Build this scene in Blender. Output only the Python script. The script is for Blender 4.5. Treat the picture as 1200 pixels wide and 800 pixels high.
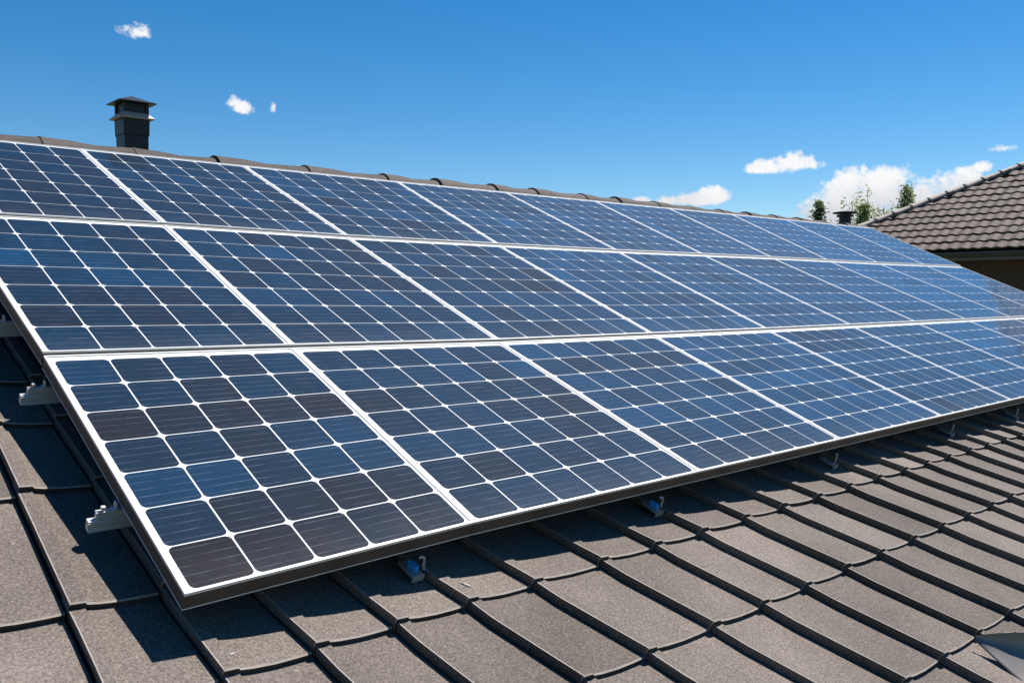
import bpy, math, random
from mathutils import Vector, Matrix
for o in list(bpy.data.objects): bpy.data.objects.remove(o)
C = bpy.context.scene.collection
scene = bpy.context.scene
rad = math.radians

# ------------------------------------------------------------------ camera
Z0 = 4.0                                   # height of the panels' lower edge above the ground
AL = rad(23.091)                           # roof pitch
CA, SA = math.cos(AL), math.sin(AL)
CAM = Vector((-0.50410665, -1.77893544, 4.60947066))
FWD = Vector((0.67511373, 0.73582922, -0.05269539))
DOWN = Vector((-0.03562488, -0.03882876, -0.99861063))
RIGHT = Vector((0.73685298, -0.67605302, 0.0))
cam_data = bpy.data.cameras.new('camera')
cam_data.sensor_width = 36; cam_data.lens = 1038.47 / 1200 * 36
cam_data.clip_start = 0.05; cam_data.clip_end = 6000
cam = bpy.data.objects.new('camera', cam_data); C.objects.link(cam)
m = Matrix.Identity(4)
for i in range(3):
    m[i][0] = RIGHT[i]; m[i][1] = -DOWN[i]; m[i][2] = -FWD[i]; m[i][3] = CAM[i]
cam.matrix_world = m
scene.camera = cam

# ------------------------------------------------------------------ sun, sky, exposure
SUN_EL, SUN_AZ = rad(61), rad(0)           # azimuth from +X towards +Y
SUN_STRENGTH, SKY_STRENGTH, EXPOSURE = 5.0, 0.070, 0.8
sd = Vector((math.cos(SUN_EL) * math.cos(SUN_AZ), math.cos(SUN_EL) * math.sin(SUN_AZ), math.sin(SUN_EL)))
sl = bpy.data.lights.new('sun', 'SUN'); sl.energy = SUN_STRENGTH; sl.angle = rad(0.53); sl.color = (1, 0.95, 0.88)
so = bpy.data.objects.new('sun', sl); C.objects.link(so)
so.rotation_euler = sd.to_track_quat('Z', 'Y').to_euler(); so.location = (0, 0, 40)

world = bpy.data.worlds.new('World'); scene.world = world; world.use_nodes = True
nt = world.node_tree; nt.nodes.clear()
def N(tree, typ, **kw):
    n = tree.nodes.new(typ)
    for k, v in kw.items():
        if k == 'inp':
            for kk, vv in v.items(): n.inputs[kk].default_value = vv
        else: setattr(n, k, v)
    return n
def MATH(tree, op, a, b=None, clamp=False):
    n = tree.nodes.new('ShaderNodeMath'); n.operation = op; n.use_clamp = clamp
    for i, v in enumerate((a, b)):
        if v is None: continue
        if isinstance(v, (int, float)): n.inputs[i].default_value = v
        else: tree.links.new(v, n.inputs[i])
    return n.outputs[0]
sky = N(nt, 'ShaderNodeTexSky', sky_type='NISHITA', sun_disc=False)
sky.sun_elevation = SUN_EL; sky.sun_rotation = rad(90) - SUN_AZ
sky.altitude = 800; sky.air_density = 1.0; sky.dust_density = 0.05; sky.ozone_density = 3.0
hs = N(nt, 'ShaderNodeHueSaturation', inp={'Hue': 0.498, 'Saturation': 1.40, 'Value': 0.96})
nt.links.new(sky.outputs[0], hs.inputs['Color'])
tc = N(nt, 'ShaderNodeTexCoord')
sx = N(nt, 'ShaderNodeSeparateXYZ'); nt.links.new(tc.outputs['Generated'], sx.inputs[0])
az = MATH(nt, 'ARCTAN2', sx.outputs[1], sx.outputs[0]); el = MATH(nt, 'ARCSINE', sx.outputs[2])
n1 = N(nt, 'ShaderNodeTexNoise', inp={'Scale': 26.0, 'Detail': 8.0, 'Roughness': 0.55}); nt.links.new(tc.outputs['Generated'], n1.inputs['Vector'])
n2 = N(nt, 'ShaderNodeTexNoise', inp={'Scale': 150.0, 'Detail': 6.0, 'Roughness': 0.6}); nt.links.new(tc.outputs['Generated'], n2.inputs['Vector'])
# clouds: azimuth, elevation (deg), half width, half height (deg), wispiness
CLOUDS = [
    (26.0, 5.3, 3.0, 1.9, 0.0), (24.6, 6.0, 1.7, 1.4, 0.0), (27.6, 4.7, 2.4, 1.3, 0.0), (26.2, 6.5, 1.7, 1.1, 0.0), (25.2, 6.7, 1.2, 0.9, 0.0),
    (21.6, 5.6, 2.2, 1.3, 0.0), (20.5, 6.5, 1.2, 0.8, 0.0), (19.7, 7.1, 0.6, 0.4, 0.0), (22.6, 5.0, 1.8, 1.2, 0.0), (18.8, 8.1, 0.9, 0.35, 0.75),
    (30.2, 7.9, 1.7, 0.75, 0.0), (31.6, 7.75, 1.2, 0.55, 0.0), (28.9, 7.8, 0.9, 0.45, 0.2),
    (36.0, 5.95, 1.9, 0.55, 0.0), (35.0, 6.1, 1.2, 0.6, 0.0), (37.4, 5.9, 0.8, 0.4, 0.0), (39.3, 5.95, 0.6, 0.3, 0.0),
    (64.2, 11.2, 0.8, 0.5, 0.25), (64.7, 11.5, 0.5, 0.45, 0.3), (62.4, 11.3, 0.22, 0.45, 0.4), (70.4, 15.0, 1.0, 0.6, 0.4),
]
dens = None
for (a, e, ra, re, wsp) in CLOUDS:
    da = MATH(nt, 'MULTIPLY', MATH(nt, 'SUBTRACT', az, rad(a)), 1 / rad(ra))
    de = MATH(nt, 'MULTIPLY', MATH(nt, 'SUBTRACT', el, rad(e)), 1 / rad(re))
    # flatter base: distances below the centre count more
    de = MATH(nt, 'MAXIMUM', de, MATH(nt, 'MULTIPLY', de, -1.45))
    r2 = MATH(nt, 'ADD', MATH(nt, 'MULTIPLY', da, da), MATH(nt, 'MULTIPLY', de, de))
    f = MATH(nt, 'SUBTRACT', 1.0 - wsp, r2)
    f = MATH(nt, 'MAXIMUM', f, -2.0)
    dens = f if dens is None else MATH(nt, 'MAXIMUM', dens, f)
nz = MATH(nt, 'MULTIPLY', MATH(nt, 'SUBTRACT', n1.outputs[0], 0.5), 3.3)
nz2 = MATH(nt, 'MULTIPLY', MATH(nt, 'SUBTRACT', n2.outputs[0], 0.5), 2.3)
dsum = MATH(nt, 'ADD', MATH(nt, 'ADD', dens, nz), nz2)
mr = N(nt, 'ShaderNodeMapRange', interpolation_type='SMOOTHSTEP', inp={'From Min': -0.35, 'From Max': 0.75, 'To Min': 0.0, 'To Max': 0.97})
nt.links.new(dsum, mr.inputs['Value'])
mr2 = N(nt, 'ShaderNodeMapRange', inp={'From Min': rad(4.4), 'From Max': rad(7.0), 'To Min': -.1, 'To Max': .9}); nt.links.new(MATH(nt, 'ADD', el, MATH(nt, 'MULTIPLY', nz, 0.02)), mr2.inputs['Value'])
cc = N(nt, 'ShaderNodeMix', data_type='RGBA'); cc.inputs[6].default_value = (5.4, 5.5, 5.9, 1); cc.inputs[7].default_value = (8.3, 8.2, 8.2, 1)
nt.links.new(mr2.outputs[0], cc.inputs[0])
mx = N(nt, 'ShaderNodeMix', data_type='RGBA')
nt.links.new(mr.outputs[0], mx.inputs[0]); nt.links.new(hs.outputs[0], mx.inputs[6]); nt.links.new(cc.outputs[2], mx.inputs[7])
bg = N(nt, 'ShaderNodeBackground', inp={'Strength': SKY_STRENGTH}); nt.links.new(mx.outputs[2], bg.inputs[0])
wo = N(nt, 'ShaderNodeOutputWorld'); nt.links.new(bg.outputs[0], wo.inputs[0])
vs = scene.view_settings
vs.view_transform = 'Standard'; vs.look = 'None'; vs.exposure = EXPOSURE; vs.gamma = 1; vs.use_curve_mapping = False

# ------------------------------------------------------------------ materials
def mat(name, col=(.5, .5, .5), rough=.6, metal=0.0, spec=.5, noise=None, bump=None, coat=0):
    mt = bpy.data.materials.new(name); mt.use_nodes = True
    t = mt.node_tree; b = t.nodes['Principled BSDF']
    b.inputs['Base Color'].default_value = (*col, 1); b.inputs['Roughness'].default_value = rough
    b.inputs['Metallic'].default_value = metal; b.inputs['Specular IOR Level'].default_value = spec
    b.inputs['Coat Weight'].default_value = coat
    if noise:
        sc, amt, sc2, amt2 = noise
        co = N(t, 'ShaderNodeTexCoord')
        a = N(t, 'ShaderNodeTexNoise', inp={'Scale': sc, 'Detail': 5.0, 'Roughness': .65}); t.links.new(co.outputs['Object'], a.inputs['Vector'])
        a2 = N(t, 'ShaderNodeTexNoise', inp={'Scale': sc2, 'Detail': 6.0, 'Roughness': .6}); t.links.new(co.outputs['Object'], a2.inputs['Vector'])
        v = MATH(t, 'ADD', MATH(t, 'MULTIPLY', MATH(t, 'SUBTRACT', a.outputs[0], .5), amt * 2), MATH(t, 'MULTIPLY', MATH(t, 'SUBTRACT', a2.outputs[0], .5), amt2 * 2))
        v = MATH(t, 'MAXIMUM', MATH(t, 'ADD', v, 1.0), 0.05)
        h = N(t, 'ShaderNodeVectorMath', operation='SCALE'); h.inputs[0].default_value = col
        t.links.new(v, h.inputs['Scale']); t.links.new(h.outputs[0], b.inputs['Base Color'])
        if bump:
            bp = N(t, 'ShaderNodeBump', inp={'Strength': bump[0], 'Distance': bump[1]})
            t.links.new(a.outputs[0], bp.inputs['Height']); t.links.new(bp.outputs[0], b.inputs['Normal'])
    return mt

def tile_material(name, dark, mid, light, sp1=230, sp2=70, stain=1.6, rough=.72, bump=.35):
    mt = bpy.data.materials.new(name); mt.use_nodes = True
    t = mt.node_tree; b = t.nodes['Principled BSDF']
    co = N(t, 'ShaderNodeTexCoord')
    a = N(t, 'ShaderNodeTexNoise', inp={'Scale': sp1, 'Detail': 3.0, 'Roughness': .75}); t.links.new(co.outputs['Object'], a.inputs['Vector'])
    c2 = N(t, 'ShaderNodeTexNoise', inp={'Scale': sp2, 'Detail': 4.0, 'Roughness': .6}); t.links.new(co.outputs['Object'], c2.inputs['Vector'])
    s = N(t, 'ShaderNodeTexNoise', inp={'Scale': stain, 'Detail': 6.0, 'Roughness': .62}); t.links.new(co.outputs['Object'], s.inputs['Vector'])
    v = MATH(t, 'ADD', MATH(t, 'MULTIPLY', a.outputs[0], .6), MATH(t, 'MULTIPLY', c2.outputs[0], .4))
    v = MATH(t, 'ADD', v, MATH(t, 'MULTIPLY', MATH(t, 'SUBTRACT', s.outputs[0], .5), .30))
    att = N(t, 'ShaderNodeAttribute', attribute_name='tint')
    v = MATH(t, 'ADD', v, MATH(t, 'MULTIPLY', MATH(t, 'SUBTRACT', att.outputs['Fac'], .5), .075))
    fk = N(t, 'ShaderNodeTexNoise', inp={'Scale': 38.0, 'Detail': 3.0, 'Roughness': .7}); t.links.new(co.outputs['Object'], fk.inputs['Vector'])
    fm = N(t, 'ShaderNodeMapRange', inp={'From Min': .70, 'From Max': .76, 'To Min': 0.0, 'To Max': .25}); t.links.new(fk.outputs[0], fm.inputs['Value'])
    v = MATH(t, 'ADD', v, fm.outputs[0])
    cr = N(t, 'ShaderNodeValToRGB'); e = cr.color_ramp.elements
    e[0].position = .30; e[0].color = (*dark, 1); e[1].position = .72; e[1].color = (*light, 1)
    k = cr.color_ramp.elements.new(.5); k.color = (*mid, 1)
    t.links.new(v, cr.inputs[0]); t.links.new(cr.outputs[0], b.inputs['Base Color'])
    b.inputs['Roughness'].default_value = rough; b.inputs['Specular IOR Level'].default_value = .15
    bp = N(t, 'ShaderNodeBump', inp={'Strength': bump, 'Distance': .003})
    t.links.new(a.outputs[0], bp.inputs['Height']); t.links.new(bp.outputs[0], b.inputs['Normal'])
    return mt

def cell_material():
    mt = bpy.data.materials.new('silicon_cells'); mt.use_nodes = True
    t = mt.node_tree; b = t.nodes['Principled BSDF']
    att = N(t, 'ShaderNodeAttribute', attribute_name='tint')
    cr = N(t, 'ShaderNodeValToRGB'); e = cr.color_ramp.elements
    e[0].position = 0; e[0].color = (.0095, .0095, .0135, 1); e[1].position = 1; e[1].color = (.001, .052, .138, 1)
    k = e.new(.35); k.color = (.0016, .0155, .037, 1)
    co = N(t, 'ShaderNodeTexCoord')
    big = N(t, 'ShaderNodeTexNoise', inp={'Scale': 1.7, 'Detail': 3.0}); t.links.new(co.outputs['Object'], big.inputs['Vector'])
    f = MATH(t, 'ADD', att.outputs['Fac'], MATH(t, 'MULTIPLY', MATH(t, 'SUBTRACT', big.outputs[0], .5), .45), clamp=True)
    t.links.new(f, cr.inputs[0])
    uv = N(t, 'ShaderNodeUVMap', uv_map='UVMap'); sp = N(t, 'ShaderNodeSeparateXYZ'); t.links.new(uv.outputs[0], sp.inputs[0])
    # five fine bus bars across each cell, broken by wear
    w = MATH(t, 'ABSOLUTE', MATH(t, 'SUBTRACT', MATH(t, 'FRACT', MATH(t, 'MULTIPLY', sp.outputs[1], 5.0)), .5))
    bar = MATH(t, 'LESS_THAN', w, .028)
    brk = N(t, 'ShaderNodeTexNoise', inp={'Scale': 16.0, 'Detail': 3.0}); t.links.new(co.outputs['Object'], brk.inputs['Vector'])
    bm = N(t, 'ShaderNodeMapRange', inp={'From Min': .38, 'From Max': .62, 'To Min': .05, 'To Max': .5}); t.links.new(brk.outputs[0], bm.inputs['Value'])
    bar = MATH(t, 'MULTIPLY', bar, bm.outputs[0])
    # fingers and dust grain
    g = N(t, 'ShaderNodeTexNoise', inp={'Scale': 420.0, 'Detail': 2.0, 'Roughness': .8}); t.links.new(co.outputs['Object'], g.inputs['Vector'])
    gv = N(t, 'ShaderNodeMapRange', inp={'From Min': .3, 'From Max': .7, 'To Min': .5, 'To Max': 1.6}); t.links.new(g.outputs[0], gv.inputs['Value'])
    sc = N(t, 'ShaderNodeVectorMath', operation='SCALE'); t.links.new(cr.outputs[0], sc.inputs[0]); t.links.new(gv.outputs[0], sc.inputs['Scale'])
    mixc = N(t, 'ShaderNodeMix', data_type='RGBA'); t.links.new(bar, mixc.inputs[0]); t.links.new(sc.outputs[0], mixc.inputs[6]); mixc.inputs[7].default_value = (.17, .19, .24, 1)
    oy = N(t, 'ShaderNodeSeparateXYZ'); t.links.new(co.outputs['Object'], oy.inputs[0])
    du = N(t, 'ShaderNodeMapRange', interpolation_type='SMOOTHSTEP', inp={'From Min': .16, 'From Max': .0, 'To Min': .0, 'To Max': .30}); t.links.new(oy.outputs[1], du.inputs['Value'])
    dz = N(t, 'ShaderNodeTexNoise', inp={'Scale': 9.0, 'Detail': 6.0, 'Roughness': .7}); t.links.new(co.outputs['Object'], dz.inputs['Vector'])
    dm = MATH(t, 'MULTIPLY', MATH(t, 'ADD', du.outputs[0], .035), MATH(t, 'MULTIPLY', dz.outputs[0], dz.outputs[0]))
    dmix = N(t, 'ShaderNodeMix', data_type='RGBA'); t.links.new(dm, dmix.inputs[0]); t.links.new(mixc.outputs[2], dmix.inputs[6]); dmix.inputs[7].default_value = (.17, .16, .145, 1)
    t.links.new(dmix.outputs[2], b.inputs['Base Color'])
    b.inputs['Roughness'].default_value = .6; b.inputs['Specular IOR Level'].default_value = .05
    b.inputs['Coat Weight'].default_value = .5; b.inputs['Coat Roughness'].default_value = .05; b.inputs['Coat IOR'].default_value = 1.30
    dn = N(t, 'ShaderNodeTexNoise', inp={'Scale': 2.2, 'Detail': 2.0}); t.links.new(co.outputs['Object'], dn.inputs['Vector'])
    bp = N(t, 'ShaderNodeBump', inp={'Strength': .12, 'Distance': .01}); t.links.new(dn.outputs[0], bp.inputs['Height']); t.links.new(bp.outputs[0], b.inputs['Coat Normal'])
    return mt

M = {}
M['cells'] = cell_material()
M['backsheet'] = mat('white_backsheet', (.70, .70, .70), .35, coat=.6, noise=(40, .04, 5, .05))
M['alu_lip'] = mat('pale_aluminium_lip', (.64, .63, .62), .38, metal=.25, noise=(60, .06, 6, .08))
M['frame_side'] = mat('shaded_frame_side', (.055, .048, .041), .42, metal=.35, noise=(50, .2, 4, .25))  # aluminium walls turned from the sun: their shade is in this dark brown
M['alu'] = mat('mill_aluminium', (.58, .57, .55), .36, metal=.5, noise=(45, .12, 6, .12))
M['alu_dark'] = mat('slot_shade_aluminium', (.20, .20, .20), .5, metal=.6)
M['steel'] = mat('steel_plate', (.46, .445, .42), .4, metal=.6, noise=(60, .15, 9, .15))
M['blue'] = mat('blue_plastic', (.04, .29, .70), .35)
M['tile'] = tile_material('brown_granule_tile', (.028, .0230, .0195), (.109, .0905, .078), (.250, .213, .186), sp1=150, sp2=330, stain=1.6)
M['tile_edge'] = mat('worn_lit_tile_edge', (.27, .232, .20), .7, noise=(80, .3, 12, .4))  # edge wear, paled further to paint in the sunlit highlight
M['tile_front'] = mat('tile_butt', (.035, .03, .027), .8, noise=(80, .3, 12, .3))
M['ridge'] = tile_material('ridge_cap_clay', (.040, .034, .031), (.066, .056, .051), (.105, .090, .082), sp1=160, sp2=30, stain=5)
M['vent'] = mat('black_vent_metal', (.008, .0085, .010), .45, metal=.2, noise=(30, .2, 8, .3))
M['vent_skirt'] = mat('vent_flange_buff', (.38, .31, .25), .5, noise=(30, .1, 8, .15))
M['strip'] = mat('grey_metal_flashing', (.17, .152, .142), .33, metal=.3, noise=(20, .08, 5, .15))
M['white'] = mat('chalky_white', (.36, .35, .33), .85)
M['wall'] = mat('cream_render', (.55, .50, .43), .85, noise=(30, .08, 2, .1))
M['wood'] = mat('dark_fascia_wood', (.06, .045, .035), .65, noise=(30, .2, 4, .2))
M['nb_tile'] = tile_material('neighbour_clay_tile', (.035, .026, .022), (.088, .066, .058), (.155, .12, .105), sp1=60, sp2=14, stain=.9, bump=.2)
M['nb_ridge'] = mat('neighbour_hip_tile', (.19, .162, .145), .75, noise=(14, .25, 3, .2))
M['nb_wall'] = mat('dark_brown_cladding', (.042, .022, .012), .75, noise=(12, .3, 2, .25))
M['nb_fascia'] = mat('grey_brown_gutter', (.085, .07, .06), .5, noise=(12, .15, 2, .15))
M['nb_glass'] = mat('window_glass', (.02, .025, .03), .08, spec=.8)
M['bark'] = mat('tree_bark', (.10, .075, .055), .9, noise=(12, .4, 3, .3))
M['ground'] = mat('grass_ground', (.07, .095, .04), .95, noise=(2.5, .5, .12, .4))

def leaf_material(name, c1, c2):
    mt = bpy.data.materials.new(name); mt.use_nodes = True
    t = mt.node_tree; b = t.nodes['Principled BSDF']
    att = N(t, 'ShaderNodeAttribute', attribute_name='tint')
    mixc = N(t, 'ShaderNodeMix', data_type='RGBA'); t.links.new(att.outputs['Fac'], mixc.inputs[0])
    mixc.inputs[6].default_value = (*c1, 1); mixc.inputs[7].default_value = (*c2, 1)
    t.links.new(mixc.outputs[2], b.inputs['Base Color']); b.inputs['Roughness'].default_value = .6
    tr = N(t, 'ShaderNodeBsdfTranslucent'); t.links.new(mixc.outputs[2], tr.inputs[0])
    ms = N(t, 'ShaderNodeMixShader', inp={0: .6}); t.links.new(b.outputs[0], ms.inputs[1]); t.links.new(tr.outputs[0], ms.inputs[2])
    t.links.new(ms.outputs[0], t.nodes['Material Output'].inputs[0])
    return mt
M['leaf_conifer'] = leaf_material('conifer_needles', (.07, .12, .035), (.17, .23, .08))
M['leaf_poplar'] = leaf_material('poplar_leaves', (.15, .21, .05), (.33, .38, .12))
M['leaf_shrub'] = leaf_material('light_leaves', (.17, .22, .06), (.40, .42, .17))

# ------------------------------------------------------------------ builders
class MB:
    def __init__(s): s.v = []; s.f = []; s.m = []; s.t = []; s.uv = []; s.sm = []
    def add(s, vs, fs, mi=0, tint=.5, uvs=None, smooth=False):
        o = len(s.v); s.v += [tuple(v) for v in vs]
        for i, f in enumerate(fs):
            s.f.append(tuple(o + k for k in f)); s.m.append(mi); s.t.append(tint); s.sm.append(smooth)
            s.uv.append(uvs[i] if uvs else None)
    def box(s, a, b, mi=0, tint=.5):
        x0, y0, z0 = a; x1, y1, z1 = b
        s.add([(x0, y0, z0), (x1, y0, z0), (x1, y1, z0), (x0, y1, z0), (x0, y0, z1), (x1, y0, z1), (x1, y1, z1), (x0, y1, z1)],
              [(0, 3, 2, 1), (4, 5, 6, 7), (0, 1, 5, 4), (1, 2, 6, 5), (2, 3, 7, 6), (3, 0, 4, 7)], mi, tint)
    def frustum(s, c0, h0, c1, h1, mi=0):
        """square tapered block between half sizes h0 (bottom) and h1 (top)"""
        vs = [(c0[0] + sx_ * h0[0], c0[1] + sy_ * h0[1], c0[2]) for sx_, sy_ in ((-1, -1), (1, -1), (1, 1), (-1, 1))]
        vs += [(c1[0] + sx_ * h1[0], c1[1] + sy_ * h1[1], c1[2]) for sx_, sy_ in ((-1, -1), (1, -1), (1, 1), (-1, 1))]
        s.add(vs, [(0, 3, 2, 1), (4, 5, 6, 7), (0, 1, 5, 4), (1, 2, 6, 5), (2, 3, 7, 6), (3, 0, 4, 7)], mi)
    def cyl(s, p0, p1, r0, r1, n=12, mi=0, smooth=True, caps=True):
        p0 = Vector(p0); p1 = Vector(p1); d = (p1 - p0).normalized()
        a = d.orthogonal().normalized(); b = d.cross(a)
        vs = []
        for p, r in ((p0, r0), (p1, r1)):
            for k in range(n):
                t = 2 * math.pi * k / n; vs.append(p + (a * math.cos(t) + b * math.sin(t)) * r)
        s.add(vs, [(k, (k + 1) % n, n + (k + 1) % n, n + k) for k in range(n)], mi, smooth=smooth)
        if caps:
            s.add(vs[:n], [tuple(range(n - 1, -1, -1))], mi); s.add(vs[n:], [tuple(range(n))], mi)
    def extrude_x(s, prof, x0, x1, mi=0):
        """profile in (y,z), swept along x"""
        n = len(prof); vs = [(x0, y, z) for y, z in prof] + [(x1, y, z) for y, z in prof]
        s.add(vs, [(k, (k + 1) % n, n + (k + 1) % n, n + k) for k in range(n)], mi)
        s.add(vs[:n], [tuple(range(n - 1, -1, -1))], mi); s.add(vs[n:], [tuple(range(n))], mi)
    def build(s, name, mats, parent=None):
        me = bpy.data.meshes.new(name); me.from_pydata(s.v, [], s.f); 
        if not isinstance(mats, (list, tuple)): mats = [mats]
        for mm in mats: me.materials.append(mm)
        me.polygons.foreach_set('material_index', s.m); me.polygons.foreach_set('use_smooth', s.sm)
        at = me.attributes.new('tint', 'FLOAT', 'FACE'); at.data.foreach_set('value', s.t)
        if any(u is not None for u in s.uv):
            l = me.uv_layers.new(name='UVMap'); k = 0
            for f, u in zip(s.f, s.uv):
                for i in range(len(f)):
                    l.data[k].uv = u[i] if u else (0, 0); k += 1
        me.update()
        o = bpy.data.objects.new(name, me); C.objects.link(o)
        if parent: o.parent = parent
        return o
def tag(o, label=None, cat=None, group=None, kind=None):
    if label: o['label'] = label
    if cat: o['category'] = cat
    if group: o['group'] = group
    if kind: o['kind'] = kind
    return o
def empty(name, loc, rot=(0, 0, 0)):
    o = bpy.data.objects.new(name, None); C.objects.link(o); o.location = loc; o.rotation_euler = rot; o.empty_display_size = .2
    return o
def RW(x, y, z):                            # roof axes (along eave, up slope, normal) -> world
    return Vector((x, CA * y - SA * z, Z0 + SA * y + CA * z))
ROT = (AL, 0, 0)
def lerp(a, b, t): return a + (b - a) * t
def interp(tab, x):
    if x <= tab[0][0]: return tab[0][1]
    for (x0, y0), (x1, y1) in zip(tab, tab[1:]):
        if x <= x1: return lerp(y0, y1, (x - x0) / (x1 - x0))
    return tab[-1][1]

# ------------------------------------------------------------------ ground
gm = MB(); gm.add([(-2500, -2500, 0), (2500, -2500, 0), (2500, 2500, 0), (-2500, 2500, 0)], [(0, 1, 2, 3)])
tag(gm.build('ground', M['ground']), kind='structure')

# ------------------------------------------------------------------ our house with its ribbed tile roof
house = empty('house', RW(0, 0, 0) * 1.0, (0, 0, 0)); house.location = (3.2, 2.0, 0)
tag(house, 'house under the solar panels with a brown ribbed tile roof', 'house')
HL = Vector(house.location)
roof_root_loc = RW(0, 0, 0) - HL
random.seed(4)
YR = 3.72                                   # ridge line
XL, XR = -3.6, 10.32
def sag(x, y):                              # the old roof surface is not perfectly flat
    z = -.142 - .05 * math.sin(math.pi * max(0, min(y, 3.4)) / 3.6) * (1 if y > 0 else 0)
    if y > 2.4: z += .055 * (y - 2.4) / 1.3
    return z
courses = [-2.10, -1.69, -1.28, -.875, -.476, -.142, .158, .642, 1.0, 1.27, 1.61, 1.95, 2.29, 2.63, 2.97, 3.31, 3.66]
ribA = {0: .465, 1: .678, 2: .895, 3: 1.124, 4: 1.399, 5: 1.648, 6: 1.886, 7: 2.141, 8: 2.386, 9: 2.636, 10: 2.893, 11: 3.147, 12: 3.396, 13: 3.635, 14: 3.882, 15: 4.134, 16: 4.376, 17: 4.622, 18: 4.857}
for k in range(19, 42): ribA[k] = ribA[k - 1] + .247
ribA[-1] = .253; ribA[-2] = .045
for k in range(-3, -20, -1): ribA[k] = ribA[k + 1] - .215
skew = [(-.1, .0), (.046, .0), (.25, -.06), (.465, -.16), (.678, -.2), (.9, -.28), (1.12, -.312), (1.65, -.33), (2.14, -.37), (2.64, -.44), (3.4, -.50), (4.4, -.52), (11, -.52)]
def rib_x(k, y):
    xa = ribA[k]; s = interp(skew, xa)
    if xa < .1: return xa + .036 * (y - .158) if y < .9 else xa + .027
    yy = max(-1.2, min(y, .05)) + .142
    return xa + s * yy
tm = MB(); 
# profile across one tile: (fraction of tile measured from the rib, offset in metres, height)
prof = [(0, .004, -.014), (0, .0004, .0225), (0, .0010, .0255), (0, .0038, .0258), (0, .032, .0250), (0, .0365, .0190), (.16, 0, .0140), (.45, 0, .0080), (.75, 0, .0036), (1, -.0055, .0006), (1, -.0050, -.014)]
TH = .015
ks = sorted(ribA)
for ci in range(len(courses) - 1):
    y0, y1 = courses[ci], courses[ci + 1]
    for k in ks[:-1]:
        xa0 = rib_x(k, y0); 
        if xa0 < XL or rib_x(k + 1, y0) > XR + .15: continue
        jy = random.uniform(-.004, .004); jz = random.uniform(-.0015, .002); tint = random.random()
        if random.random() < .12: tint = random.choice((-.1, 1.1))
        rows = []
        NS = 3
        # rows from front bevel to the back (tucked under the next course)
        ylist = [(y0 + jy, TH - .0025), (y0 + jy + .0042, TH)] + [(lerp(y0, y1 + .05, q / NS), None) for q in range(1, NS + 1)]
        for (yy, zz) in ylist:
            q = (yy - y0) / (y1 - y0)
            lift = zz if zz is not None else TH * (1 - q)
            a, b = rib_x(k, min(yy, y1)), rib_x(k + 1, min(yy, y1))
            row = []
            for fr, off, h in prof:
                x = (a + off) if fr == 0 else lerp(a + .037, b, fr) + off
                # butt edge bows down slope a little in the middle of the pan
                bow = -.012 * .4 * math.sin(math.pi * min(1, max(0, (x - a) / (b - a)))) if (yy - y0) < .02 else 0
                row.append((x, yy + bow, sag(x, yy) + lift + h + jz))
            rows.append(row)
        n = len(prof)
        vs = [p for r in rows for p in r]
        lo = [(x, y + .002, z - TH + .001) for x, y, z in rows[0]]
        # front butt
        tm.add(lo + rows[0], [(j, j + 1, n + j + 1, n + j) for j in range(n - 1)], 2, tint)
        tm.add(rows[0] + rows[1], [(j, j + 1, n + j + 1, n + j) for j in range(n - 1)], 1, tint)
        fs = [(i * n + j, i * n + j + 1, (i + 1) * n + j + 1, (i + 1) * n + j) for i in range(1, len(rows) - 1) for j in range(n - 1)]
        tm.add(vs, [f for q_, f in enumerate(fs) if q_ % (n - 1) != 2], 0, tint)
        tm.add(vs, [f for q_, f in enumerate(fs) if q_ % (n - 1) == 2], 1, tint)   # worn arris along the rib, its lit highlight painted pale
        # right edge drops onto the neighbour
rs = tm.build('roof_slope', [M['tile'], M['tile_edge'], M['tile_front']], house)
rs.location = roof_root_loc; rs.rotation_euler = ROT
# solid deck under the tiles, back slope, walls
dk = MB(); dk.box((XL, -2.12, -.36), (XR, YR, -.205), 0)
d = dk.build('roof_deck', M['wood'], house); d.location = roof_root_loc; d.rotation_euler = ROT
rw = RW(0, YR, -.12)
bk = MB(); c, s_ = math.cos(-AL), math.sin(-AL)
def bkp(x, t, z): return (x, rw.y + .02 + t * CA + z * SA - HL.y, rw.z - t * SA + z * CA - HL.z)
L = 5.9
bv = [bkp(x - HL.x, t, z) for x in (XL, XR) for t in (0, L) for z in (-.12, 0)]
bk.add(bv, [(0, 1, 3, 2), (4, 6, 7, 5), (0, 4, 5, 1), (2, 3, 7, 6), (1, 5, 7, 3), (0, 2, 6, 4)])
bk.build('back_slope', M['tile'], house)
wl = MB(); ye = RW(0, -1.8, 0).y; yb = rw.y + 5.0; ze = RW(0, -1.8, -.4).z
P5 = [(ye, 0), (yb, 0), (yb, ze - .05), (rw.y, rw.z - .3), (ye, ze)]
n = 5; x0, x1 = XL + .35 - HL.x, XR - .35 - HL.x
wv = [(x, y - HL.y, z) for x in (x0, x1) for y, z in P5]
wl.add(wv, [tuple(range(4, -1, -1)), tuple(range(5, 10))] + [(k, (k + 1) % 5, 5 + (k + 1) % 5, 5 + k) for k in range(5)])
wl.build('wall', M['wall'], house)
vb = MB(); vb.box((XR + .002, -2.12, -.34), (XR + .03, YR, -.06), 0)
o = vb.build('bargeboard', M['wood'], house); o.location = roof_root_loc; o.rotation_euler = ROT
fb = MB(); fb.box((XL, -2.16, -.36), (XR, -2.123, -.15)); o = fb.build('fascia', M['wood'], house); o.location = roof_root_loc; o.rotation_euler = ROT
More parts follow.
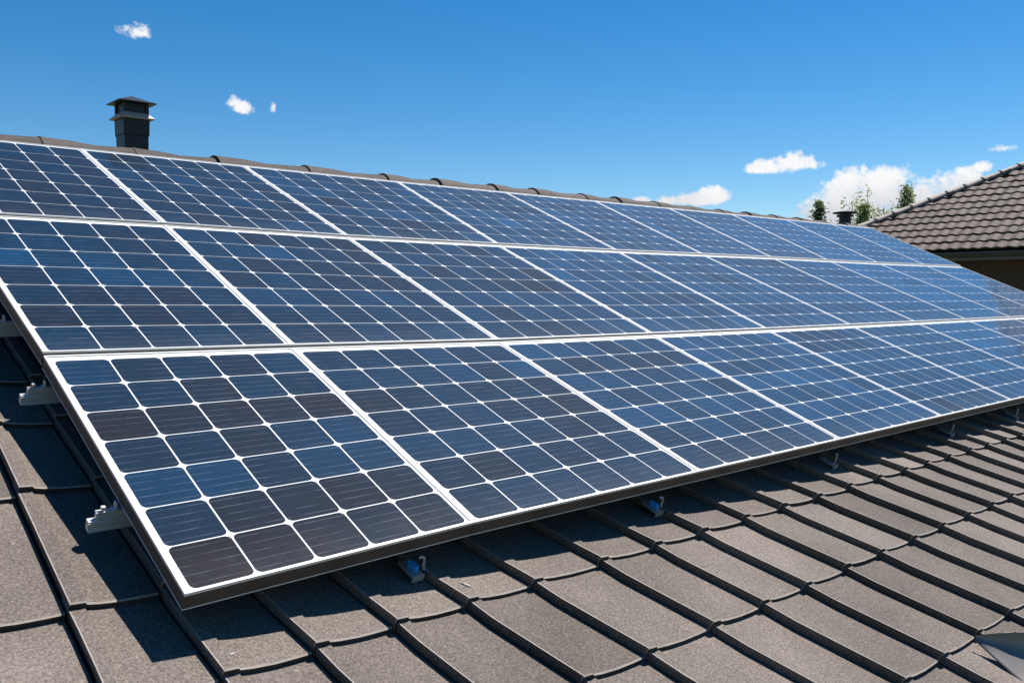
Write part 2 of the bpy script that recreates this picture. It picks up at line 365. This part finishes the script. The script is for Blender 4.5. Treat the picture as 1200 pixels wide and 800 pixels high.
# ridge caps
joints = [-3.6, -3.1, -2.6, -2.1, -1.6, -1.1, -.6, -.1, .38, .883, 1.37, 1.861, 2.477, 3.092, 3.556, 4.102, 4.546, 5.126, 5.567, 6.117, 6.659, 7.16, 7.656, 8.167, 8.69, 9.21, 9.76, 10.3]
random.seed(11)
for a, b in zip(joints, joints[1:]):
    cm = MB(); n = 14; z_ = random.uniform(-.006, .006) - .024 * max(0, min(1, (4.5 - a) / 3))
    stations = [(a - .010, .1155), (a + .010, .1155), (a + .016, .113), (lerp(a, b, .3), .110), (lerp(a, b, .55), .099), (lerp(a, b, .85), .104), (b + .03, .109)]
    vs = []
    for x, r in stations:
        for k in range(n + 1):
            t = math.pi * (-.08 + 1.16 * k / n)
            vs.append((x, YR + .02 + r * 1.12 * math.cos(t), -.115 + z_ + r * math.sin(t) * 1.02))
    m_ = n + 1
    cm.add(vs, [(i * m_ + k, (i + 1) * m_ + k, (i + 1) * m_ + k + 1, i * m_ + k + 1) for i in range(len(stations) - 1) for k in range(n)], 0, random.random(), smooth=True)
    cm.add(vs[:m_], [tuple(range(m_))], 0, .2)
    o = cm.build('ridge_cap', M['ridge'], house); o.location = roof_root_loc; o.rotation_euler = ROT
    sm_ = MB(); xs = lerp(a, b, .72)
    sm_.cyl((xs, YR - .070, -.052 + z_), (xs, YR - .080, -.030 + z_), .009, .007, 10)
    sm_.build('screw', M['steel'], o)

# ------------------------------------------------------------------ solar panels
yrow = [0.0, 1.0859, 2.3433, 3.5228]
zrow = [[(.2, -.008), (1, .010), (2, .010), (5, .015), (10, .018)],
        [(.2, .014), (1, .004), (2, -.012), (4, -.019), (8, -.02), (10, -.016)],
        [(0, .004), (1, .001), (2, -.013), (4, -.016), (6, -.006), (8, -.006), (10, .006)],
        [(0, -.002), (3, .001), (5, .012), (8, .03), (10, .04)]]
xcol = [[.214, .991, 1.995, 2.982, 4.013, 4.982, 5.99, 7.0, 8.01, 8.97, 9.95],
        [.217, 1.007, 1.969, 2.999, 4.055, 5.072, 6.062, 7.011, 8.02, 8.98, 9.94],
        [.218, 1.024, 1.960, 2.995, 4.066, 5.042, 5.995, 6.925, 7.900, 8.953, 9.920],
        [.218, 1.010, 1.920, 3.035, 4.021, 5.020, 6.011, 7.007, 8.016, 8.976, 9.936]]
FD = .042                                   # frame depth
ordin = ['leftmost', 'second from the left', 'third from the left', 'fourth from the left', 'fifth from the left', 'fifth from the right', 'fourth from the right', 'third from the right', 'second from the right', 'rightmost']
rowname = ['bottom row', 'middle row', 'top row']
random.seed(21)
def make_panel(ci, ri):
    g = .0003
    c00 = Vector((xcol[ri][ci] + g, yrow[ri] + (.004 if ri else 0), interp(zrow[ri], xcol[ri][ci])))
    c10 = Vector((xcol[ri][ci + 1] - g, c00.y, interp(zrow[ri], xcol[ri][ci + 1])))
    c01 = Vector((xcol[ri + 1][ci] + g, yrow[ri + 1] - .006, interp(zrow[ri + 1], xcol[ri + 1][ci])))
    c11 = Vector((xcol[ri + 1][ci + 1] - g, c01.y, interp(zrow[ri + 1], xcol[ri + 1][ci + 1])))
    if ri: c00.z += .007; c10.z += .007     # upper rows clamp a touch proud of the row below
    w, h = (c10 - c00).length, (c01 - c00).length
    base = RW(*c00); org = Vector(c00)
    def P(u, v, n):                          # u, v in metres from the lower left corner
        a, b = u / w, v / h
        p = (c00 * (1 - a) + c10 * a) * (1 - b) + (c01 * (1 - a) + c11 * a) * b - org
        return (p.x, p.y, p.z + n)
    root = empty('solar_panel', base, ROT)
    ncol = 5 if ci == 0 else 6
    lab = 'solar panel of dark blue cells, %s in the %s' % (ordin[ci], rowname[ri])
    if ci == 0 and ri == 0: lab = 'narrow five-cell-wide solar panel at the near lower left corner of the array'
    tag(root, lab, 'solar panel', 'solar panels mounted on the roof')
    # frame: dark outer walls, pale lip on top, thin pale bottom flange edge
    lip = .007
    fr = MB()
    def ring(u0, n0, u1, n1, mi):
        a = [P(u0, u0, n0), P(w - u0, u0, n0), P(w - u0, h - u0, n0), P(u0, h - u0, n0)]
        b = [P(u1, u1, n1), P(w - u1, u1, n1), P(w - u1, h - u1, n1), P(u1, h - u1, n1)]
        fr.add(a + b, [(k, (k + 1) % 4, 4 + (k + 1) % 4, 4 + k) for k in range(4)], mi)
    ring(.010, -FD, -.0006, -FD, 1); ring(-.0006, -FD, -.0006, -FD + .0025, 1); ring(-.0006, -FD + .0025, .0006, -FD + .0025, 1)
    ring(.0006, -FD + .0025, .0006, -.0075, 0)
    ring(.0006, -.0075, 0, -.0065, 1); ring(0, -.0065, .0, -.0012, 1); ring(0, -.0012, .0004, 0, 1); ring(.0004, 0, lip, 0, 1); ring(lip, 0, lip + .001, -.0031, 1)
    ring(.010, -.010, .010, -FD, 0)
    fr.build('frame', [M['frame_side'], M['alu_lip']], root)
    bs = MB()
    def sheet(e, n, mi, flip=False):
        G = 14
        vs = [P(lerp(e, w - e, i / G), lerp(e, h - e, j / G), n) for j in range(G + 1) for i in range(G + 1)]
        fs = [(j * (G + 1) + i, j * (G + 1) + i + 1, (j + 1) * (G + 1) + i + 1, (j + 1) * (G + 1) + i) for j in range(G) for i in range(G)]
        bs.add(vs, fs if not flip else [f[::-1] for f in fs], mi)
    sheet(.0068, -.0032, 0); sheet(.0068, -.0080, 1, True)
    bs.build('backsheet', [M['backsheet'], M['vent']], root)
    # cells, rounded corners, one face each
    ml, mr_, mb_, mt_ = .015, .015, .010, .030
    if ci == 0: ml = .017
    if ri: mb_ = .008
    if ri == 2: mt_ = .022
    cw = (w - ml - mr_) / ncol; ch = (h - mb_ - mt_) / 7
    gx, gy, r = .0023, .0019, .0160
    cl = MB()
    pb = random.uniform(-.06, .08) - .04 + .058 * ci  # bluer by column: sky reflection painted into the cell tint
    rb = [random.uniform(-.08, .08) for _ in range(7)]
    if ci == 0 and ri == 0: rb = [-.16, -.08, .05, .0, -.15, .05, .08]
    for i in range(ncol):
        for j in range(7):
            u0, u1 = ml + i * cw + gx, ml + (i + 1) * cw - gx; v0, v1 = mb_ + j * ch + gy, mb_ + (j + 1) * ch - gy
            pts = []
            for (cx, cy, st) in ((u1 - r, v1 - r, 0), (u0 + r, v1 - r, 90), (u0 + r, v0 + r, 180), (u1 - r, v0 + r, 270)):
                for q in range(6):
                    t = rad(st + 90 * q / 5); pts.append((cx + r * math.cos(t), cy + r * math.sin(t)))
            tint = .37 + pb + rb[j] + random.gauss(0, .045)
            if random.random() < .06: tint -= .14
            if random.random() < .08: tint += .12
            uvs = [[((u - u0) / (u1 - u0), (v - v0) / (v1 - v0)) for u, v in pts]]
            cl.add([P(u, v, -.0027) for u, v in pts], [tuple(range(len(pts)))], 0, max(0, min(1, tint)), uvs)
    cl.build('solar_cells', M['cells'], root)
for ri in range(3):
    for ci in range(10): make_panel(ci, ri)

# ------------------------------------------------------------------ mounting rails
rail_y = [.395, 1.02, 1.47, 2.12, 2.68, 3.28]
rl = ['lowest aluminium mounting rail sticking out under the near corner panel', 'aluminium mounting rail poking out just below the middle row of panels',
      'aluminium mounting rail at the left frame edge, below the middle row\'s centre', 'aluminium mounting rail under the upper part of the middle row',
      'aluminium mounting rail under the lower part of the top row', 'aluminium mounting rail under the top edge of the array']
for i, y in enumerate(rail_y):
    x0 = .146 + (.004 * (i % 2))
    root = empty('mounting_rail', RW(x0, y, -.12), ROT); tag(root, rl[i], 'mounting rail', 'aluminium rails under the panels')
    mb = MB()
    # lower channel with grooves (profile in y,z relative to the root)
    pr = [(-.016, .018), (.008, .018), (.008, .0435), (-.009, .0435), (-.009, .040), (-.012, .040), (-.012, .035), (-.008, .035), (-.008, .029), (-.012, .029), (-.012, .021), (-.016, .021)]
    mb.extrude_x(pr, 0, 9.78)
    mb.build('lower_channel', M['alu'], root)
    mu = MB()
    pr = [(-.007, .044), (.007, .044), (.007, .064), (.003, .064), (.003, .059), (-.002, .059), (-.002, .064), (-.007, .064), (-.007, .057), (-.005, .057), (-.005, .051), (-.007, .051)]
    mu.extrude_x(pr, .017, 9.76)
    mu.build('upper_channel', M['alu'], root)
    bo = MB(); bo.cyl((.032, .0, .062), (.032, .0, .070), .0035, .0035, 10); bo.cyl((.032, .0, .070), (.032, .0, .076), .006, .006, 6, smooth=False)
    bo.build('bolt', M['steel'], root)
    ec = MB(); ec.box((.058, -.008, .0645), (.062, .008, .084)); ec.box((.052, -.008, .0642), (.0578, .008, .067))
    ec.build('end_clamp', M['alu'], root)

# ------------------------------------------------------------------ roof hooks under the lower edge
hooks = [(.829, 'galvanised roof hook with blue clip under the near corner panel', True), (1.817, 'galvanised roof hook with blue clip below the second bottom-row panel', True),
         (3.006, 'plain grey roof hook nearest the two blue-clipped ones', False), (4.237, 'plain grey roof hook, middle of the three without blue clips', False), (5.188, 'plain grey roof hook farthest along the lower frame edge', False)]
for x, lab, blue in hooks:
    root = empty('roof_hook', RW(x, .02, -.115), ROT); tag(root, lab, 'roof hook', 'roof hooks under the panel edge')
    hb = MB(); hb.box((-.020, -.036, .0), (.016, .03, .005)); hb.box((-.020, -.041, -.010), (.016, -.0362, .009)); hb.build('base_plate', M['steel'], root)
    ar = MB(); pts = []
    for q in range(9):
        t = rad(-20 + 130 * q / 8); pts.append((.010 + .020 * math.sin(t) * .8, -.016, .026 + .020 * math.cos(t)))
    for a, b in zip(pts, pts[1:]): ar.cyl(a, b, .0045, .0045, 8)
    ar.cyl(pts[-1], (.030, -.016, .004), .0045, .006, 8)
    ar.build('hook_arm', M['steel'], root)
    if blue:
        bl = MB(); bl.box((-.006, -.022, .0055), (.008, .008, .021)); bl.box((-.004, -.0235, .008), (.006, -.0222, .018)); bl.build('plastic_clip', M['blue'], root)

# ------------------------------------------------------------------ bent flashing strip at the lower right
root = empty('flashing_strip', RW(2.40, -.875, -.12), ROT)
tag(root, 'bent grey metal flashing strip lying loose beside a tile rib', 'flashing')
fl = MB(); st = []
for q in range(13):
    t = q / 12 * 2.2
    up = Vector((2.338 + .150 * t, -.885 - .128 * t, -.088 + .010 * min(1, t)))
    lo_ = Vector((2.338 - .012 * t, -.890 - .158 * t, -.104 - .014 * min(1, t)))
    sec = []
    for j in range(17):
        a = (j / 16) ** 1.6; p = up.lerp(lo_, a); k_ = max(0, 1 - a / .45); p.z += min(1, t * 1.5) * (.052 * k_ ** 2.2) - .010 * min(1, t)
        sec.append((p.x - 2.40, p.y + .875, p.z + .12))
    st.append(sec)
def strip_part(name, j0, j1, mm):
    fl = MB(); nn = j1 - j0 + 1; tot = 13 * nn
    top = [s_[j] for s_ in st for j in range(j0, j1 + 1)]
    fs = [(i * nn + j, (i + 1) * nn + j, (i + 1) * nn + j + 1, i * nn + j + 1) for i in range(12) for j in range(nn - 1)]
    fs += [tuple(tot + k for k in reversed(f)) for f in fs]
    fs += [(i * nn, tot + i * nn, tot + (i + 1) * nn, (i + 1) * nn) for i in range(12)] + [(i * nn + nn - 1, (i + 1) * nn + nn - 1, tot + (i + 1) * nn + nn - 1, tot + i * nn + nn - 1) for i in range(12)]
    fl.add(top + [(x, y, z - .003) for x, y, z in top], fs, 0, smooth=True)
    fl.build(name, mm, root)
strip_part('bent_sheet', 0, 16, M['strip'])

# ------------------------------------------------------------------ droppings and grit
def blot(x, y, z, l, w, ang, lab, seed):
    random.seed(seed); mb = MB(); n = 14
    pts = []
    for k in range(n):
        t = 2 * math.pi * k / n; r = random.uniform(.6, 1.15)
        u, v = l * r * math.cos(t), w * r * math.sin(t)
        pts.append((u * math.cos(ang) - v * math.sin(ang), u * math.sin(ang) + v * math.cos(ang)))
    vs = [(u, v, .0) for u, v in pts] + [(u * .6, v * .6, .0035) for u, v in pts]
    mb.add(vs, [(k, (k + 1) % n, n + (k + 1) % n, n + k) for k in range(n)] + [tuple(range(n, 2 * n))], smooth=True)
    o = mb.build('bird_dropping', M['white']); o.location = RW(x, y, z); o.rotation_euler = ROT
    tag(o, lab, 'bird dropping', 'pale droppings on the tiles')

blot(.931, -.091, -.112, .020, .0045, -.9, 'longer pale bird dropping on the tile below the blue-clipped hook', 1)
blot(.290, -.098, -.110, .007, .004, .2, 'tiny pale bird dropping on the tile left of the near panel corner', 2)

# ------------------------------------------------------------------ roof vents
root = empty('roof_vent', (1.443, 3.70, 5.385)); tag(root, 'square black stepped roof vent with buff flange behind the ridge', 'roof vent')
b = MB(); b.frustum((0, 0, 0), (.068, .068), (0, 0, .215), (.071, .071), 0)
b.frustum((0, 0, .165), (.0715, .0715), (0, 0, .168), (.074, .074)); b.build('flue_body', M['vent'], root)
b = MB(); b.frustum((0, 0, .170), (.0745, .0745), (0, 0, .262), (.076, .076)); b.build('sleeve', M['vent'], root)
b = MB(); b.frustum((0, 0, .262), (.097, .097), (0, 0, .268), (.099, .099)); b.frustum((0, 0, .2685), (.099, .099), (0, 0, .298), (.070, .070)); b.build('flange', M['vent_skirt'], root)
b = MB()
for sx_ in (-1, 1):
    for sy_ in (-1, 1): b.box((sx_ * .066 - .008, sy_ * .066 - .008, .2985), (sx_ * .066 + .008, sy_ * .066 + .008, .352))
b.box((-.064, -.064, .2985), (.064, .064, .352)); b.build('throat', M['vent'], root)
b = MB(); b.frustum((0, 0, .3525), (.108, .108), (0, 0, .358), (.110, .110)); b.frustum((0, 0, .3582), (.110, .110), (0, 0, .374), (.072, .072)); b.frustum((0, 0, .3742), (.072, .072), (0, 0, .402), (.006, .006)); b.build('hood', M['vent'], root)

root = empty('roof_vent', (10.10, 3.62, 5.38)); tag(root, 'small low mushroom-shaped roof vent with flat round hat beside the far trees', 'roof vent')
b = MB(); b.cyl((0, 0, 0), (0, 0, .20), .075, .070, 16); b.cyl((0, 0, .20), (0, 0, .225), .10, .10, 16); b.build('pipe', M['vent'], root)
b = MB(); b.cyl((0, 0, .243), (0, 0, .255), .150, .146, 20); b.cyl((0, 0, .2551), (0, 0, .272), .146, .05, 20); b.cyl((0, 0, .2251), (0, 0, .2429), .055, .055, 12); b.build('hat', M['vent'], root)

# ------------------------------------------------------------------ neighbour's house with a hipped tile roof
NX, NH, NB, YC = 17.0, 5.443, rad(28.5), 8.4
LY, RUN = 11.0, 5.0                                     # length of the facing eave, plan run from eave to ridge
nb = empty('neighbour_house', (NX + RUN, YC - LY / 2, 0))
tag(nb, 'neighbouring house with a brown hipped tile roof and dark wall', 'house')
O = Vector(nb.location)
cb, sb = math.cos(NB), math.sin(NB)
random.seed(7)
def nface(mb, to_xyz, length):
    """wavy tile courses on one hip face; t runs along the eave, s up the slope"""
    g, tw = .315, .205
    smax = RUN / cb; ncs = int(smax / g)
    for i in range(ncs + 1):
        s0, s1 = i * g, min(smax, i * g + g + .03)
        off = (i % 2) * .5 * tw * 0
        a0, b0 = s0 * cb - .05, length - s0 * cb + .05
        t = math.floor(a0 / tw) * tw
        while t < b0:
            tint = random.random(); jz = random.uniform(-.004, .006); js = random.uniform(-.006, .006)
            if random.random() < .1: tint += random.choice((-.5, .5))
            seg = 8; lo = []; hi = []; bt = []
            ok = True
            for q in range(seg + 1):
                tt = t + tw * q / seg
                ph = q / seg
                wz = .022 * (.5 - .5 * math.cos(2 * math.pi * ph)) ** 1.2
                lo.append(to_xyz(tt, s0 + js, .032 + wz + jz)); hi.append(to_xyz(tt, s1, .004 + wz + jz)); bt.append(to_xyz(tt, s0 + js + .003, .002 + wz * .8 + jz))
            # trim along the hips
            mid = t + tw / 2; sm = (s0 + s1) / 2
            if mid < sm * cb - .04 or mid > length - sm * cb + .04: t += tw; continue
            k = seg + 1
            mb.add(lo + hi, [(j, j + 1, k + j + 1, k + j) for j in range(seg)], 0, tint, smooth=True)
            mb.add(bt + lo, [(j, j + 1, k + j + 1, k + j) for j in range(seg)], 1, tint)
            t += tw
def west(t, s, z): return Vector((NX + s * cb - z * sb, YC - t, NH + s * sb + z * cb)) - O
def north(t, s, z): return Vector((NX + t, YC - s * cb + z * sb, NH + s * sb + z * cb)) - O
rm = MB(); nface(rm, west, LY)
rm.build('roof_face', [M['nb_tile'], M['wood']], nb)
rm = MB(); nface(rm, north, 2 * RUN)
rm.build('roof_face', [M['nb_tile'], M['wood']], nb)
# plain core under the tiles closes the other two faces
cr_ = MB(); zt = NH + RUN * math.tan(NB) - .02
e4 = [Vector((NX + .02, YC - .02, NH)), Vector((NX + 2 * RUN, YC - .02, NH)), Vector((NX + 2 * RUN, YC - LY, NH)), Vector((NX + .02, YC - LY, NH))]
r2_ = [Vector((NX + RUN, YC - RUN, zt)), Vector((NX + RUN, YC - LY + RUN, zt))]
cr_.add([v - O for v in e4 + r2_], [(3, 2, 1, 0), (0, 4, 5, 3), (1, 2, 5, 4), (0, 1, 4), (2, 3, 5)])
cr_.build('roof_core', M['nb_tile'], nb)
# hip tiles along the hip that faces us, one by one
def hip(p0, p1, name):
    d = (p1 - p0); n_ = int(d.length / .40); u = d.normalized(); side = u.cross(Vector((0, 0, 1))).normalized(); up = side.cross(u)
    for i in range(n_):
        a = p0 + u * (i * .40 - .03); hm = MB(); vs = []
        stn = [(0, .112), (.04, .112), (.045, .102), (.43, .088)]
        for l, r in stn:
            for k in range(11):
                t = math.pi * (-.1 + 1.2 * k / 10); vs.append(a + u * l + side * (r * math.cos(t)) + up * (r * .8 * math.sin(t) + .0))
        hm.add([v for v in vs], [(i_ * 11 + k, i_ * 11 + k + 1, (i_ + 1) * 11 + k + 1, (i_ + 1) * 11 + k) for i_ in range(3) for k in range(10)], smooth=True)
        hm.add(vs[:11], [tuple(range(11))])
        hm.build(name, M['nb_ridge'], nb)
A = Vector((NX, YC, NH + .03)) - O; T = Vector((NX + RUN, YC - RUN, NH + RUN * math.tan(NB) + .03)) - O
hip(A, T, 'hip_tile')
hip(Vector((NX + RUN, YC - RUN, NH + RUN * math.tan(NB) + .05)) - O, Vector((NX + RUN, YC - LY + RUN + .2, NH + RUN * math.tan(NB) + .05)) - O, 'ridge_tile')
gt = MB()
gt.box(Vector((NX - .02, YC - LY - .1, NH - .20)) - O, Vector((NX + .03, YC + .1, NH - .035)) - O)
pr = [(math.cos(t) * .065, math.sin(t) * .065) for t in [math.pi * (1 + k / 8) for k in range(9)]]
gt.build('fascia', M['nb_fascia'], nb)
gm_ = MB(); vs = []
for y in (YC - LY - .15, YC + .1):
    for px_, pz in pr: vs.append(Vector((NX - .09 + px_, y, NH - .075 + pz)) - O)
gm_.add(vs, [(k, k + 1, 10 + k, 9 + k) for k in range(8)] + [(9 + k, 10 + k, k + 1, k) for k in range(8)], smooth=True)
gm_.build('gutter', M['nb_fascia'], nb)
sf = MB(); sf.box(Vector((NX + .031, YC - LY, NH - .20)) - O, Vector((NX + .70, YC + .05, NH - .17)) - O); sf.build('soffit', M['nb_wall'], nb)
ww = MB(); ww.box(Vector((NX + .6, YC - LY + .6, 0)) - O, Vector((NX + 2 * RUN - .6, YC - .6, NH - .171)) - O); ww.build('wall', M['nb_wall'], nb)
for yy in (YC - 3.4, YC - 8.0):
    w_ = MB(); x = NX + .595
    w_.box(Vector((x - .03, yy - .65, 3.0)) - O, Vector((x, yy + .65, 3.07)) - O); w_.box(Vector((x - .03, yy - .65, 4.23)) - O, Vector((x, yy + .65, 4.3)) - O)
    w_.box(Vector((x - .03, yy - .65, 3.0701)) - O, Vector((x, yy - .58, 4.2299)) - O); w_.box(Vector((x - .03, yy + .58, 3.0701)) - O, Vector((x, yy + .65, 4.2299)) - O)
    wo_ = w_.build('window', M['wood'], nb)
    p_ = MB(); p_.box(Vector((x - .012, yy - .579, 3.071)) - O, Vector((x - .002, yy + .579, 4.229)) - O); p_.build('pane', M['nb_glass'], wo_)

# ------------------------------------------------------------------ trees beyond the roof
def limb(mb, p, d, l, r, depth, ends):
    q = p + d * l; mb.cyl(p, q, r, r * .65, 7)
    ends.append(q)
    if depth == 0: return
    for _ in range(random.choice((2, 3))):
        nd = (d + Vector((random.uniform(-.7, .7), random.uniform(-.7, .7), random.uniform(-.1, .5)))).normalized()
        limb(mb, q, nd, l * random.uniform(.6, .8), r * .6, depth - 1, ends)
def leaves(mb, centres, per, spread, size):
    for c_ in centres:
        base = random.random()
        for _ in range(per):
            p = Vector(c_) + Vector((random.gauss(0, spread), random.gauss(0, spread), random.gauss(0, spread)))
            a = Vector((random.gauss(0, 1), random.gauss(0, 1), random.gauss(0, .7))).normalized(); b = a.orthogonal().normalized()
            s_ = size * random.uniform(.6, 1.3)
            mb.add([p - a * s_, p - b * s_ * .45, p + a * s_, p + b * s_ * .45], [(0, 1, 2, 3)], 0, max(0, min(1, base * .5 + random.random() * .5)))
def conifer(loc, hgt, rbase, label, seed, leaf, h0=.12, power=.85):
    random.seed(seed)
    root = empty('conifer', loc); tag(root, label, 'tree')
    t = MB(); t.cyl((0, 0, 0), (0, 0, hgt * .97), hgt * .018, .01, 8)
    f = MB(); 
    for i in range(int(hgt * 26)):
        k = (i + random.random()) / (hgt * 26); z = hgt * lerp(h0, .995, k); rr = rbase * (1 - k) ** power + .05
        an = random.uniform(0, 6.28); L_ = rr * random.uniform(.65, 1.1)
        tip = Vector((math.cos(an) * L_, math.sin(an) * L_, z - L_ * .12)); 
        if i % 3 == 0: t.cyl((0, 0, z), tip, .02, .006, 4, caps=False)
        cs = [Vector((0, 0, z)).lerp(tip, q) for q in (.35, .65, .95)]
        leaves(f, cs, 7, .10 + .04 * rr, .10)
    t.build('trunk', M['bark'], root); f.build('crown', leaf, root)
def columnar(name, loc, hgt, r, label, seed, leaf, per=14):
    random.seed(seed)
    root = empty(name, loc); tag(root, label, 'tree')
    t = MB(); t.cyl((0, 0, 0), (0, 0, hgt * .9), hgt * .016, .015, 8)
    f = MB()
    for i in range(int(hgt * 34)):
        z = hgt * random.uniform(.16, 1.0); k = z / hgt
        rr = r * (math.sin(min(1, k * 1.25) * math.pi * .5) if k < .8 else max(.12, ((1 - k) / .2) ** .6))
        an = random.uniform(0, 6.28); L_ = rr * math.sqrt(random.random())
        c_ = Vector((math.cos(an) * L_, math.sin(an) * L_, z)); 
        if i % 4 == 0: t.cyl((0, 0, max(.3, z - L_ * 2.2)), c_, .018, .005, 4, caps=False)
        leaves(f, [c_], per, .11, .085)
    t.build('trunk', M['bark'], root); f.build('crown', leaf, root)
def loose(loc, hgt, label, seed, leaf, nshoot=16, wide=1.2):
    """multi-stemmed airy tree: thin upright shoots of unequal length with sparse leaf tufts"""
    random.seed(seed)
    root = empty('leafy_tree', loc); tag(root, label, 'tree')
    t = MB(); f = MB(); t.cyl((0, 0, 0), (0, 0, hgt * .5), .16, .10, 9)
    for i in range(nshoot):
        a = random.uniform(0, 6.28); b_ = wide * math.sqrt(random.random()); top = hgt * (random.uniform(.72, .9) if i > 2 else random.uniform(.95, 1.0))
        p = Vector((0, 0, hgt * random.uniform(.3, .5))); q = Vector((math.cos(a) * b_, math.sin(a) * b_, top))
        mid = p.lerp(q, .5) + Vector((math.cos(a), math.sin(a), 0)) * b_ * .25
        t.cyl(p, mid, .045, .028, 6, caps=False); t.cyl(mid, q, .028, .008, 6, caps=False)
        for k in range(9):
            u = random.uniform(.25, .97); c_ = p.lerp(mid, u * 2) if u < .5 else mid.lerp(q, u * 2 - 1)
            d_ = Vector((random.gauss(0, .22), random.gauss(0, .22), random.uniform(0, .3)))
            t.cyl(c_, c_ + d_, .010, .004, 4, caps=False)
            leaves(f, [c_ + d_], 18, .14, .10)
    t.build('trunk', M['bark'], root); f.build('crown', leaf, root)
conifer((34.49, 17.2, 0), 8.5, .95, 'dark green conifer tip rising alone above the ridge', 3, M['leaf_conifer'], power=.62)
columnar('poplar', (35.94, 14.14, 0), 8.95, .46, 'narrow upright light green poplar beside the neighbouring hip roof', 5, M['leaf_poplar'])
loose((35.5, 14.97, 0), 8.75, 'airy multi-stemmed tree with thin shoots next to the flat-hatted vent', 8, M['leaf_shrub'])
loose((36.6, 15.45, 0), 8.7, 'low pale bushy tree filling in around the airy tree', 13, M['leaf_shrub'], nshoot=60, wide=1.6)
columnar('poplar', (33.8, 14.9, 0), 8.2, .30, 'short slim green tree in front of the airy tree', 15, M['leaf_poplar'])
